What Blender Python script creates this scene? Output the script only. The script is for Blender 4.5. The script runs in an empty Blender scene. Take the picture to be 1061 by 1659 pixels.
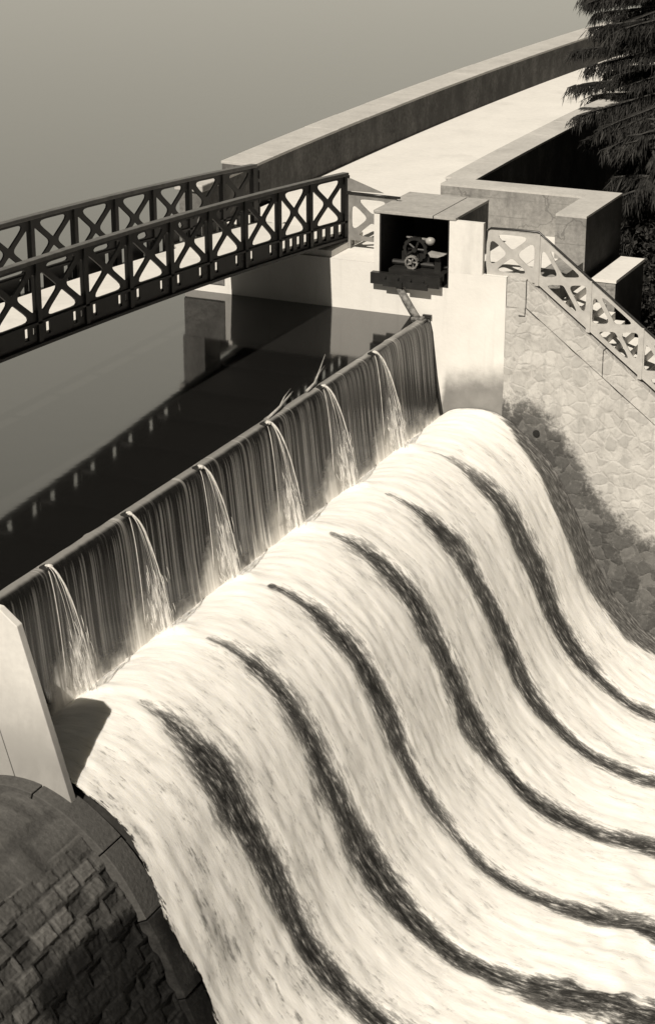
import bpy, bmesh, math, random
from mathutils import Vector, Matrix, noise
random.seed(7)
S = bpy.context.scene
COL = S.collection
R = math.radians

# ------------------------------------------------------------------ helpers
# axes: x = downstream, y = along the weir (away from the viewer), z up, reservoir level z = 0
class MB:
    def __init__(s): s.v = []; s.f = []
    def add(s, vs, fs):
        o = len(s.v); s.v += [tuple(p) for p in vs]; s.f += [tuple(i + o for i in f) for f in fs]; return s
    def box(s, x0, x1, y0, y1, z0, z1):
        vs = [(x, y, z) for x in (x0, x1) for y in (y0, y1) for z in (z0, z1)]
        return s.add(vs, [(0, 1, 3, 2), (4, 6, 7, 5), (0, 4, 5, 1), (2, 3, 7, 6), (0, 2, 6, 4), (1, 5, 7, 3)])
    def prism_y(s, poly, y0, y1):            # polygon in (x, z) pushed along y
        n = len(poly)
        vs = [(x, y0, z) for x, z in poly] + [(x, y1, z) for x, z in poly]
        fs = [tuple(range(n)), tuple(range(2 * n - 1, n - 1, -1))]
        fs += [(i, i + n, (i + 1) % n + n, (i + 1) % n) for i in range(n)]
        return s.add(vs, fs)
    def prism_z(s, poly, z0, z1):
        n = len(poly)
        vs = [(x, y, z0) for x, y in poly] + [(x, y, z1) for x, y in poly]
        fs = [tuple(range(n)), tuple(range(2 * n - 1, n - 1, -1))]
        fs += [(i, i + n, (i + 1) % n + n, (i + 1) % n) for i in range(n)]
        return s.add(vs, fs)
    def tube(s, pts, rad, n=8):
        pts = [Vector(p) for p in pts]
        if not isinstance(rad, (list, tuple)): rad = [rad] * len(pts)
        vs = []; fs = []
        for i, p in enumerate(pts):
            d = (pts[min(i + 1, len(pts) - 1)] - pts[max(i - 1, 0)]).normalized()
            a = d.cross(Vector((0, 0, 1)))
            if a.length < 1e-3: a = d.cross(Vector((1, 0, 0)))
            a.normalize(); b = d.cross(a)
            for k in range(n):
                t = 2 * math.pi * k / n
                vs.append(p + (a * math.cos(t) + b * math.sin(t)) * rad[i])
        for i in range(len(pts) - 1):
            for k in range(n):
                fs.append((i * n + k, i * n + (k + 1) % n, (i + 1) * n + (k + 1) % n, (i + 1) * n + k))
        fs.append(tuple(range(n - 1, -1, -1))); m = (len(pts) - 1) * n
        fs.append(tuple(range(m, m + n)))
        return s.add(vs, fs)
    def grid(s, nu, nv, fn):
        vs = [fn(i, j) for j in range(nv) for i in range(nu)]
        fs = [(j * nu + i, j * nu + i + 1, (j + 1) * nu + i + 1, (j + 1) * nu + i) for j in range(nv - 1) for i in range(nu - 1)]
        return s.add(vs, fs)
    def blob(s, c, r, seg=8, rings=5, amp=.25, seed=0):
        c = Vector(c); vs = []; fs = []
        for j in range(rings + 1):
            t = math.pi * j / rings
            for i in range(seg):
                p = 2 * math.pi * i / seg
                d = Vector((math.sin(t) * math.cos(p), math.sin(t) * math.sin(p), math.cos(t)))
                k = 1 + amp * noise.noise(d * 2 + Vector((seed, seed * .7, 0)))
                vs.append(c + Vector((d.x * r[0], d.y * r[1], d.z * r[2])) * k)
        for j in range(rings):
            for i in range(seg):
                fs.append((j * seg + i, j * seg + (i + 1) % seg, (j + 1) * seg + (i + 1) % seg, (j + 1) * seg + i))
        return s.add(vs, fs)
    def build(s, name, mat, parent=None, smooth=False, bevel=0, fix=True):
        me = bpy.data.meshes.new(name); me.from_pydata(s.v, [], s.f); me.update()
        return link(name, me, mat, parent, smooth, bevel, fix)

def link(name, me, mat, parent=None, smooth=False, bevel=0, fix=True):
    if fix or bevel:
        bm = bmesh.new(); bm.from_mesh(me)
        bmesh.ops.recalc_face_normals(bm, faces=bm.faces)
        if bevel:
            es = [e for e in bm.edges if len(e.link_faces) == 2 and e.calc_face_angle(0) > .5]
            bmesh.ops.bevel(bm, geom=es, offset=bevel, segments=2, affect='EDGES', profile=.5)
        bm.to_mesh(me); bm.free()
    if smooth:
        for p in me.polygons: p.use_smooth = True
    o = bpy.data.objects.new(name, me); COL.objects.link(o)
    if mat: me.materials.append(mat)
    if parent: o.parent = parent
    return o

def tag(o, label=None, cat=None, group=None, kind=None):
    if label: o['label'] = label
    if cat: o['category'] = cat
    if group: o['group'] = group
    if kind: o['kind'] = kind
    return o
def thing(name, label, cat, group=None, loc=(0, 0, 0)):
    o = bpy.data.objects.new(name, None); COL.objects.link(o); o.location = loc; o.empty_display_size = .2
    return tag(o, label, cat, group)
def settle(root, loc):
    """move the Empty to the thing's base while its parts stay where they are"""
    v = Vector(loc)
    root.location = v
    for c in root.children:
        c.location = c.location - v

def attr(o, name, vals):
    a = o.data.attributes.new(name, 'FLOAT', 'POINT'); a.data.foreach_set('value', vals)
def uvs(o, fn):
    me = o.data; uv = me.uv_layers.new(name='UVMap')
    for l in me.loops: uv.data[l.index].uv = fn(l.vertex_index)

def plate(loops, th):
    """cut plate: outer loop and holes given in (u, v); returns a mesh in local (u, v, +-th/2)"""
    cu = bpy.data.curves.new('tmp', 'CURVE'); cu.dimensions = '2D'; cu.fill_mode = 'BOTH'; cu.extrude = th / 2
    for lp in loops:
        sp = cu.splines.new('POLY'); sp.points.add(len(lp) - 1); sp.use_cyclic_u = True
        for p, q in zip(sp.points, lp): p.co = (q[0], q[1], 0, 1)
    o = bpy.data.objects.new('tmp', cu); COL.objects.link(o)
    dg = bpy.context.evaluated_depsgraph_get(); dg.update()
    me = bpy.data.meshes.new_from_object(o.evaluated_get(dg))
    bpy.data.objects.remove(o); bpy.data.curves.remove(cu)
    me.materials.clear()
    return me
def rounded(poly, r, n=4):
    out = []; m = len(poly)
    for i in range(m):
        p = Vector(poly[i]); a = Vector(poly[i - 1]) - p; b = Vector(poly[(i + 1) % m]) - p
        la, lb = a.length, b.length; a.normalize(); b.normalize()
        t = min(r / max(.15, math.tan(a.angle(b) / 2)), la * .42, lb * .42)
        p0 = p + a * t; p1 = p + b * t
        for k in range(n + 1):
            s_ = k / n
            out.append(tuple(p0 * (1 - s_) ** 2 + p * 2 * s_ * (1 - s_) + p1 * s_ ** 2))
    return out
def xholes(P, e=.17, r=.07):
    """four rounded openings of a crossed panel; P maps the square -1..1 to the plane"""
    T = [[(-1 + e, 1), (1 - e, 1), (0, e)], [(-1 + e, -1), (0, -e), (1 - e, -1)],
         [(-1, -1 + e), (-1, 1 - e), (-e, 0)], [(1, 1 - e), (1, -1 + e), (e, 0)]]
    return [rounded([P(*q) for q in t], r) for t in T]

def interp(tab, x):
    if x <= tab[0][0]: return tab[0][1]
    for (a, b), (c, d) in zip(tab, tab[1:]):
        if x <= c: return b + (d - b) * (x - a) / (c - a)
    return tab[-1][1]
def sstep(a, b, x):
    t = max(0., min(1., (x - a) / (b - a))); return t * t * (3 - 2 * t)
def nz(x, y, z=0.): return noise.noise(Vector((x, y, z)))

# ------------------------------------------------------------------ materials
TINT = (1.0, .98, .94)
def g(v): return (v * TINT[0], v * TINT[1], v * TINT[2], 1)
class NT:
    def __init__(s, name):
        s.m = bpy.data.materials.new(name); s.m.use_nodes = True; s.t = s.m.node_tree
        s.b = s.t.nodes['Principled BSDF']; s.out = s.t.nodes['Material Output']
    def n(s, typ, **kw):
        nd = s.t.nodes.new(typ)
        for k, v in kw.items():
            if k.startswith('_'): setattr(nd, k[1:], v)
            else: nd.inputs[k.replace('__', ' ')].default_value = v
        return nd
    def l(s, a, b): s.t.links.new(a, b)
    def coord(s, kind='Object', scale=(1, 1, 1)):
        tc = s.n('ShaderNodeTexCoord'); mp = s.n('ShaderNodeMapping'); mp.inputs['Scale'].default_value = scale
        s.l(tc.outputs[kind], mp.inputs['Vector']); return mp.outputs[0]
    def noise(s, vec, scale, detail=4, rough=.55, dist=0):
        nd = s.n('ShaderNodeTexNoise', Scale=scale, Detail=detail, Roughness=rough, Distortion=dist); s.l(vec, nd.inputs['Vector']); return nd.outputs['Fac']
    def ramp(s, fac, stops):
        r = s.n('ShaderNodeValToRGB'); e = r.color_ramp.elements
        while len(e) < len(stops): e.new(.5)
        for i, (p, c) in enumerate(stops):
            e[i].position = p; e[i].color = g(c) if not isinstance(c, tuple) else c
        s.l(fac, r.inputs[0]); return r.outputs[0]
    def sramp(s, fac, a, b):
        mr = s.n('ShaderNodeMapRange', _interpolation_type='SMOOTHSTEP'); s.l(fac, mr.inputs['Value'])
        mr.inputs['From Min'].default_value = a; mr.inputs['From Max'].default_value = b; return mr.outputs[0]
    def math(s, op, a, b=None, c=None, clamp=False):
        m = s.n('ShaderNodeMath', _operation=op, _use_clamp=clamp)
        for i, q in enumerate((a, b, c)):
            if q is None: continue
            if isinstance(q, (int, float)): m.inputs[i].default_value = q
            else: s.l(q, m.inputs[i])
        return m.outputs[0]
    def mix(s, fac, a, b, mode='MIX'):
        m = s.n('ShaderNodeMix', _data_type='RGBA', _blend_type=mode)
        for idx, q in ((0, fac), (6, a), (7, b)):
            if isinstance(q, (int, float)) and idx == 0: m.inputs[0].default_value = q
            elif isinstance(q, (int, float)): m.inputs[idx].default_value = g(q)
            else: s.l(q, m.inputs[idx])
        return m.outputs[2]
    def attr(s, name):
        a = s.n('ShaderNodeAttribute', _attribute_name=name); return a.outputs['Fac']
    def bump(s, h, strength=.3, dist=.02):
        b = s.n('ShaderNodeBump', Strength=strength, Distance=dist); s.l(h, b.inputs['Height']); s.l(b.outputs[0], s.b.inputs['Normal']); return b
    def col(s, c): s.l(c, s.b.inputs['Base Color'])

def mat_concrete(name, base, var=.12, scale=1.5, stain=.35, rough=.9, streak=True, bump=.25, thr=(.5, .72), sv=(2.2, 2.2, .35), boards=0):
    N = NT(name); v = N.coord()
    n1 = N.noise(v, scale, 6, .6); n2 = N.noise(v, scale * 9, 4, .65)
    c = N.ramp(n1, [(.3, base * (1 - var)), (.7, base * (1 + var * .5))])
    c = N.mix(.35, c, N.ramp(n2, [(.35, base * (1 - var * 1.6)), (.65, base * (1 + var * .5))]))
    if stain:
        vs = N.coord(scale=sv) if streak else v
        n3 = N.noise(vs, scale * .9, 6, .65)
        f = N.sramp(n3, *thr)
        f = N.math('MULTIPLY', f, stain)
        c = N.mix(f, c, base * .35)
    if boards:
        sx = N.n('ShaderNodeSeparateXYZ'); N.l(N.coord(), sx.inputs[0])
        fz = N.math('FRACT', N.math('ADD', N.math('DIVIDE', sx.outputs[2], boards), N.math('MULTIPLY', n1, .06)))
        ln = N.sramp(N.math('ABSOLUTE', N.math('SUBTRACT', fz, .5)), .05, .0)
        c = N.mix(N.math('MULTIPLY', ln, N.math('MULTIPLY', N.sramp(n1, .35, .6), .55)), c, base * .4)
        vo = N.n('ShaderNodeTexVoronoi', _feature='DISTANCE_TO_EDGE', Scale=.55); vd = N.n('ShaderNodeVectorMath', _operation='ADD'); nn = N.n('ShaderNodeTexNoise', Scale=2, Detail=5); N.l(v, nn.inputs['Vector']); N.l(v, vd.inputs[0]); N.l(nn.outputs['Color'], vd.inputs[1]); N.l(vd.outputs[0], vo.inputs['Vector'])
        c = N.mix(N.math('MULTIPLY', N.sramp(vo.outputs['Distance'], .016, .004), .5), c, base * .25)
    N.col(c); N.b.inputs['Roughness'].default_value = rough
    N.bump(N.math('ADD', n2, N.math('MULTIPLY', n1, .6)), bump, .015)
    return N.m
M = {}
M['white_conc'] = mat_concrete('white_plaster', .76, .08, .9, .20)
M['path'] = mat_concrete('pale_gravel_path', .76, .09, .9, .22, streak=False, thr=(.5, .8))
M['old_conc'] = mat_concrete('old_concrete', .30, .35, 1.6, .55, thr=(.45, .75), boards=.42)
M['dark_stone'] = mat_concrete('dark_stone', .20, .45, 2.5, .5, streak=False, thr=(.45, .7))
M['shade_skin'] = mat_concrete('shade_dark_concrete', .05, .6, 2.2, .7, streak=False, thr=(.4, .65))  # near-black colour standing in for shade on downstream wall faces
M['coping'] = mat_concrete('worn_coping', .52, .18, 1.1, .25, streak=False)
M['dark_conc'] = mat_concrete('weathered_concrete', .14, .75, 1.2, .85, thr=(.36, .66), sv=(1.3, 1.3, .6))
M['roof'] = mat_concrete('grey_slab', .42, .25, 1.2, .5, streak=False)
M['wet_conc'] = mat_concrete('wet_concrete', .07, .4, 1.5, .5, rough=.45)

def mat_metal(name, base, rough=.55, var=.3, scale=5, metallic=0):
    N = NT(name); v = N.coord(); n1 = N.noise(v, scale, 5, .6)
    N.col(N.ramp(n1, [(.35, base * (1 - var)), (.7, base * (1 + var))]))
    N.b.inputs['Roughness'].default_value = rough; N.b.inputs['Metallic'].default_value = metallic
    N.bump(n1, .15, .006); return N.m
M['truss'] = mat_metal('dark_painted_steel', .018, .6)
M['truss_rail'] = mat_metal('lighter_rail_steel', .09, .5)  # top rails in a lighter tone than the truss webs
M['rail_paint'] = mat_metal('pale_painted_steel', .46, .6, .12)
M['rail_grey'] = mat_metal('grey_painted_steel', .22, .6, .2)
M['black_steel'] = mat_metal('black_handrail', .02, .35)
M['iron'] = mat_metal('oily_iron', .018, .45)
M['iron_light'] = mat_metal('bare_iron', .35, .4, .3)
M['rust_iron'] = mat_metal('rusty_iron', .20, .7, .6, 9)
M['interior'] = mat_metal('shade_dark_plaster', .022, .9)  # dark colour painted in place of shade inside the housing

def mat_walled(name, base, masonry):
    """wall face with a 'wet' attribute: dark algae where spray reaches"""
    N = NT(name); v = N.coord()
    n1 = N.noise(v, 1.1, 6, .6); n2 = N.noise(v, 12, 4, .6)
    if masonry:
        vd = N.n('ShaderNodeVectorMath', _operation='ADD')
        N.l(v, vd.inputs[0])
        nn = N.n('ShaderNodeTexNoise', Scale=2.5, Detail=3); N.l(v, nn.inputs['Vector'])
        sc = N.n('ShaderNodeVectorMath', _operation='SCALE', Scale=.35); N.l(nn.outputs['Color'], sc.inputs[0]); N.l(sc.outputs[0], vd.inputs[1])
        vo = N.n('ShaderNodeTexVoronoi', _feature='DISTANCE_TO_EDGE', Scale=3.6); N.l(vd.outputs[0], vo.inputs['Vector'])
        vc = N.n('ShaderNodeTexVoronoi', Scale=3.6); N.l(vd.outputs[0], vc.inputs['Vector'])
        edge = N.sramp(vo.outputs['Distance'], .0, .16)
        cell = N.n('ShaderNodeSeparateColor'); N.l(vc.outputs['Color'], cell.inputs[0])
        stone = N.ramp(N.math('ADD', N.math('MULTIPLY', cell.outputs[0], .5), N.math('MULTIPLY', n1, .5)), [(.2, base * .76), (.5, base * .96), (.75, base * 1.12)])
        c = N.mix(edge, base * .98, stone); n5 = N.noise(v, 2.4, 5, .65); c = N.mix(N.math('MULTIPLY', N.sramp(n5, .5, .72), .45), c, base * .5)
        c = N.mix(N.math('MULTIPLY', N.sramp(n2, .5, .7), .35), c, base * .55)
        hgt = N.math('ADD', N.math('MULTIPLY', edge, .6), N.math('MULTIPLY', n2, .5))
    else:
        c = N.ramp(n1, [(.3, base * .90), (.7, base * 1.02)]); hgt = n2
    n6 = N.noise(N.coord(scale=(3, 3, .3)), 1.2, 6, .65); c = N.mix(N.math('MULTIPLY', N.sramp(n6, .52, .75), .4 if masonry else .16), c, base * .4)
    w = N.attr('wet'); n3 = N.noise(v, 3.2, 8, .7); n4 = N.noise(v, 11, 6, .7)
    lim = N.math('ADD', w, N.math('MULTIPLY', N.math('SUBTRACT', n3, .5), .1 + 1.4 if masonry else .45))
    lim = N.math('ADD', lim, N.math('MULTIPLY', N.math('SUBTRACT', n4, .5), .9 if masonry else .1))
    if masonry:
        f = N.math('MULTIPLY', N.sramp(lim, .25, .80), .95)
        d = N.mix(.55, N.ramp(n4, [(.3, .03), (.55, .08), (.75, .20)]), N.ramp(cell.outputs[0], [(.1, .03), (.9, .16)]))
        d = N.mix(N.math('MULTIPLY', N.math('SUBTRACT', 1, edge), N.math('MULTIPLY', N.sramp(n4, .45, .7), .5)), d, .20)
    else:
        f = N.math('MULTIPLY', N.sramp(lim, .15, .9), .9)
        d = N.ramp(n1, [(.3, .10), (.7, .22)])
    c = N.mix(f, c, d); N.col(c)
    N.b.inputs['Roughness'].default_value = .85
    N.bump(hgt, .4 if masonry else .15, .04); return N.m
M['plaster_face'] = mat_walled('plaster_with_damp_foot', .78, False)
M['masonry_face'] = mat_walled('rubble_masonry_with_algae', .50, True)

def mat_damp():
    N = NT('damp_stained_plaster'); v = N.coord(); sx = N.n('ShaderNodeSeparateXYZ'); N.l(v, sx.inputs[0])
    n1 = N.noise(N.coord(scale=(1, 1, .5)), 1.6, 6, .65); n2 = N.noise(v, 10, 4)
    w = N.math('ADD', N.math('MULTIPLY', sx.outputs[2], -1), N.math('MULTIPLY', N.math('SUBTRACT', n1, .5), 1.6))
    f = N.math('MULTIPLY', N.sramp(w, .2, 1.9), .9)
    N.col(N.mix(f, N.ramp(n2, [(.3, .72), (.7, .80)]), N.ramp(n1, [(.3, .20), (.7, .36)])))
    N.b.inputs['Roughness'].default_value = .85; N.bump(n2, .15, .01); return N.m
M['plaster_plain'] = mat_damp()
def mat_reservoir():
    N = NT('reservoir_water'); v = N.coord()
    N.col(N.ramp(N.noise(v, .05, 3), [(.3, .008), (.7, .012)]))
    N.b.inputs['Roughness'].default_value = .06; N.b.inputs['IOR'].default_value = 1.75
    N.bump(N.noise(v, 1.3, 3), .025, .05); return N.m
M['reservoir'] = mat_reservoir()

def mat_foam():
    N = NT('white_water'); v = N.coord('UV')
    def sc(a, b, d=5, r=.6, dist=0):
        mp = N.n('ShaderNodeMapping'); mp.inputs['Scale'].default_value = (a, b, 1); N.l(v, mp.inputs['Vector'])
        return N.noise(mp.outputs[0], 1, d, r, dist)
    def cen(n, k): return N.math('MULTIPLY', N.math('SUBTRACT', n, .5), k)
    nA = sc(2.6, .55, 4, .6); nB = sc(8, 1.5, 5, .68, .2); nP = sc(5.5, 1.7, 6, .72, .25); nQ = sc(15, 4.2, 4, .7); nE = sc(1.5, .8, 4, .6); nF = sc(1.7, .75, 5, .68); nS = sc(11, .45, 3, .6)
    gap = N.attr('gap'); turb = N.attr('turb'); fl = N.attr('fleck'); film = N.attr('film'); edge = N.attr('edge')
    val = N.math('ADD', gap, N.math('ADD', cen(nA, .45), N.math('ADD', cen(nB, .95), cen(nQ, .75))))
    val = N.math('ADD', val, N.math('MULTIPLY', N.math('SUBTRACT', nE, .5), N.math('MULTIPLY', turb, 1.7)))
    f = N.sramp(val, .36, .74)
    dark = N.ramp(N.math('ADD', N.math('MULTIPLY', nB, .5), N.math('MULTIPLY', nQ, .5)), [(.38, .010), (.47, .03), (.55, .12), (.64, .55)])
    pq = N.math('ADD', N.math('MULTIPLY', nP, .6), N.math('MULTIPLY', nQ, .4))
    white = N.ramp(pq, [(.3, .93), (.52, .90), (.7, .80)])
    white = N.mix(N.math('MULTIPLY', N.sramp(nF, .47, .68), N.math('MULTIPLY', fl, .75)), white, .42)
    white = N.mix(N.math('MULTIPLY', N.sramp(nS, .52, .72), .12), white, .45)
    fk = N.math('ADD', pq, N.math('MULTIPLY', N.math('SUBTRACT', nF, .5), .35))
    white = N.mix(N.math('MULTIPLY', N.sramp(fk, .535, .66), N.math('MULTIPLY', fl, 1.15), clamp=True), white, .24)
    fm2 = N.sramp(N.math('ADD', film, N.math('ADD', cen(nB, 1.1), cen(nQ, .6))), .36, .70)
    white = N.mix(fm2, white, N.ramp(nQ, [(.35, .05), (.5, .14), (.65, .34)]))
    N.col(N.mix(f, white, dark))
    wet = N.math('MAXIMUM', f, fm2)
    for lo, hi, sock in ((.8, .35, 'Roughness'), (.45, 0, 'Subsurface Weight')):
        rr = N.n('ShaderNodeMapRange'); N.l(wet, rr.inputs['Value']); rr.inputs['To Min'].default_value = lo; rr.inputs['To Max'].default_value = hi
        N.l(rr.outputs[0], N.b.inputs[sock])
    N.b.inputs['Subsurface Radius'].default_value = (.14, .135, .12); N.b.inputs['Subsurface Scale'].default_value = 1
    N.b.inputs['Specular IOR Level'].default_value = .2
    N.bump(N.math('ADD', N.math('MULTIPLY', nP, .7), N.math('ADD', N.math('MULTIPLY', nQ, .6), N.math('MULTIPLY', nB, .3))), .22, .06)
    al = N.sramp(N.math('ADD', edge, N.math('ADD', cen(nB, 1.7), cen(nQ, 1.3))), .40, .52)
    N.l(al, N.b.inputs['Alpha'])
    return N.m
M['foam'] = mat_foam()

def mat_veil():
    N = NT('falling_water_film'); v = N.coord('UV')
    def sc(a, b, d=4, r=.6):
        mp = N.n('ShaderNodeMapping'); mp.inputs['Scale'].default_value = (a, b, 1); N.l(v, mp.inputs['Vector'])
        return N.noise(mp.outputs[0], 1, d, r)
    n1 = sc(5, .10, 3, .6); n2 = sc(13, .16, 3, .6); n3 = sc(3, 3, 5, .7); n4 = sc(1.3, .2, 2, .5)
    thin = N.attr('thin'); mist = N.attr('mist'); lip = N.attr('lip')
    t = N.math('ADD', N.math('MULTIPLY', n1, .75), N.math('ADD', N.math('MULTIPLY', n2, .5), N.math('MULTIPLY', n4, .75)))
    f = N.sramp(t, 1.04, 1.28)
    f = N.math('MULTIPLY', f, N.math('SUBTRACT', 1, thin))
    f = N.math('MULTIPLY', f, N.math('ADD', .45, N.math('MULTIPLY', mist, .9)))
    ms = N.sramp(N.math('ADD', mist, N.math('MULTIPLY', N.math('SUBTRACT', n3, .5), .6)), .55, 1.05)
    f = N.math('ADD', f, N.math('MULTIPLY', ms, .95), clamp=True)
    N.col(N.mix(f, N.mix(lip, N.ramp(n2, [(.3, .010), (.7, .025)]), .26), .80))
    rr = N.n('ShaderNodeMapRange'); N.l(f, rr.inputs['Value']); rr.inputs['To Min'].default_value = .22; rr.inputs['To Max'].default_value = .8
    N.l(rr.outputs[0], N.b.inputs['Roughness'])
    N.bump(N.math('ADD', n1, n2), .25, .03); return N.m
M['veil'] = mat_veil()
def mat_jet():
    N = NT('bright_water_jet'); v = N.coord(scale=(9, 9, 2)); n = N.noise(v, 3, 4)
    N.col(N.ramp(n, [(.3, .6), (.6, .88)])); N.b.inputs['Roughness'].default_value = .35
    N.b.inputs['Transmission Weight'].default_value = .25; N.b.inputs['IOR'].default_value = 1.2; return N.m
M['jet'] = mat_jet()
def mat_sheet():
    N = NT('thin_water_sheet'); v = N.coord('UV')
    def sc(a, b):
        mp = N.n('ShaderNodeMapping'); mp.inputs['Scale'].default_value = (a, b, 1); N.l(v, mp.inputs['Vector']); return N.noise(mp.outputs[0], 1, 4, .65)
    n1 = sc(11, .8); n2 = sc(9, 7); sx = N.n('ShaderNodeSeparateXYZ'); N.l(v, sx.inputs[0]); u, w = sx.outputs[0], sx.outputs[1]
    a = N.math('ADD', N.math('MULTIPLY', N.sramp(n1, .48, .66), N.math('ADD', .12, N.math('MULTIPLY', N.sramp(u, .45, 1.0), .40))), N.math('MULTIPLY', N.math('MULTIPLY', N.sramp(w, .55, 1), N.sramp(n2, .40, .62)), N.math('MULTIPLY', N.sramp(u, .12, .4), .6)), clamp=True)
    N.l(a, N.b.inputs['Alpha']); N.b.inputs['Base Color'].default_value = g(.85); N.b.inputs['Roughness'].default_value = .5
    N.b.inputs['Subsurface Weight'].default_value = 0; return N.m
M['sheet'] = mat_sheet()

def mat_blocks():
    N = NT('dry_dam_masonry'); v = N.coord(); n1 = N.noise(v, 1.0, 6, .6); n2 = N.noise(v, 14, 5, .7)
    tone = N.attr('tone'); moss = N.attr('moss')
    c = N.ramp(N.math('ADD', N.math('MULTIPLY', tone, .5), N.math('MULTIPLY', n2, .5)), [(.15, .035), (.45, .10), (.7, .17), (.9, .30)])
    c = N.mix(N.math('MULTIPLY', N.sramp(n1, .45, .7), .5), c, .05)
    mo = N.sramp(N.math('ADD', moss, N.math('ADD', N.math('MULTIPLY', N.math('SUBTRACT', n1, .5), .8), N.math('MULTIPLY', N.math('SUBTRACT', n2, .5), .5))), .35, .7)
    c = N.mix(mo, c, N.ramp(n2, [(.4, .004), (.75, .018)]))
    N.col(c); N.b.inputs['Roughness'].default_value = .8
    N.b.inputs['Specular IOR Level'].default_value = .3
    N.bump(N.math('ADD', n2, n1), .5, .04); return N.m
M['blocks'] = mat_blocks()
def mat_ground():
    N = NT('dark_undergrowth'); v = N.coord(); n1 = N.noise(v, .8, 6, .65); n2 = N.noise(v, 7, 5, .7)
    N.col(N.mix(.5, N.ramp(n1, [(.35, .010), (.7, .035)]), N.ramp(n2, [(.4, .008), (.7, .05)])))
    N.b.inputs['Roughness'].default_value = 1; N.b.inputs['Specular IOR Level'].default_value = .1
    N.bump(n2, .8, .15); return N.m
M['ground'] = mat_ground()
def mat_leaf(name, base):
    N = NT(name); v = N.coord(); n1 = N.noise(v, 1.2, 4, .6)
    oi = N.n('ShaderNodeObjectInfo')
    N.col(N.ramp(n1, [(.3, base * .45), (.55, base), (.75, base * 1.9)])); N.b.inputs['Roughness'].default_value = .75
    N.b.inputs['Specular IOR Level'].default_value = .25
    return N.m
M['fir'] = mat_leaf('fir_needles', .035); M['bush'] = mat_leaf('bush_leaves', .035)
M['bark'] = mat_metal('fir_bark', .05, .9, .5, 6)
M['twig'] = mat_metal('bleached_wood', .38, .8, .3, 8)

# ------------------------------------------------------------------ spillway profile (x, z)
PROF = [(.36, -2.22), (.5, -2.13), (.75, -2.03), (1.1, -1.97), (1.45, -1.98), (1.75, -2.06), (2.1, -2.22), (2.45, -2.45), (2.8, -2.75), (3.1, -3.11),
        (3.4, -3.62), (3.65, -4.08), (3.9, -4.6), (4.18, -5.17), (4.5, -5.66), (4.9, -6.1), (5.4, -6.52), (6.0, -6.85), (6.7, -7.03), (7.5, -7.09),
        (9, -7.1), (14, -7.12), (22, -7.15), (34, -7.2)]
def cat(pts, per=10):
    out = []
    for i in range(len(pts) - 1):
        p0 = Vector(pts[max(i - 1, 0)]); p1 = Vector(pts[i]); p2 = Vector(pts[i + 1]); p3 = Vector(pts[min(i + 2, len(pts) - 1)])
        for k in range(per):
            t = k / per
            out.append(.5 * ((2 * p1) + (p2 - p0) * t + (2 * p0 - 5 * p1 + 4 * p2 - p3) * t * t + (3 * p1 - p0 - 3 * p2 + p3) * t ** 3))
    out.append(Vector(pts[-1])); return out
DENSE = cat(PROF)
ARC = [0.]
for a, b in zip(DENSE, DENSE[1:]): ARC.append(ARC[-1] + (b - a).length)
def at_s(s):
    lo, hi = 0, len(ARC) - 1
    while hi - lo > 1:
        m = (lo + hi) // 2
        if ARC[m] <= s: lo = m
        else: hi = m
    t = min(1., max(0., (s - ARC[lo]) / (ARC[hi] - ARC[lo])))
    p = DENSE[lo].lerp(DENSE[hi], t); d = (DENSE[hi] - DENSE[lo]).normalized()
    return p, Vector((-d.y, d.x)), d
def prof_z(x): return interp([(p.x, p.y) for p in DENSE], x)

Y0, Y1 = -18.05, -.02                       # bay between the divider wall and the abutment
JETS = [-15.6, -13.13, -10.66, -8.02, -5.56, -3.05]

# ------------------------------------------------------------------ water
w = MB()
w.add([(-900, -60, 0), (-1.2, -60, 0), (-1.2, -18.35, 0), (-.12, -18.35, 0), (-.12, 0, 0), (-2, 0, 0), (-2, 60, 0), (-7, 80, 0), (-7, 1600, 0), (-900, 1600, 0)],
      [(0, 1, 2, 3, 4, 5, 6, 7, 8, 9)])
o = w.build('reservoir_water', M['reservoir'], fix=False); tag(o, kind='structure')
for p in o.data.polygons:
    if p.normal.z < 0: p.flip()

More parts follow.
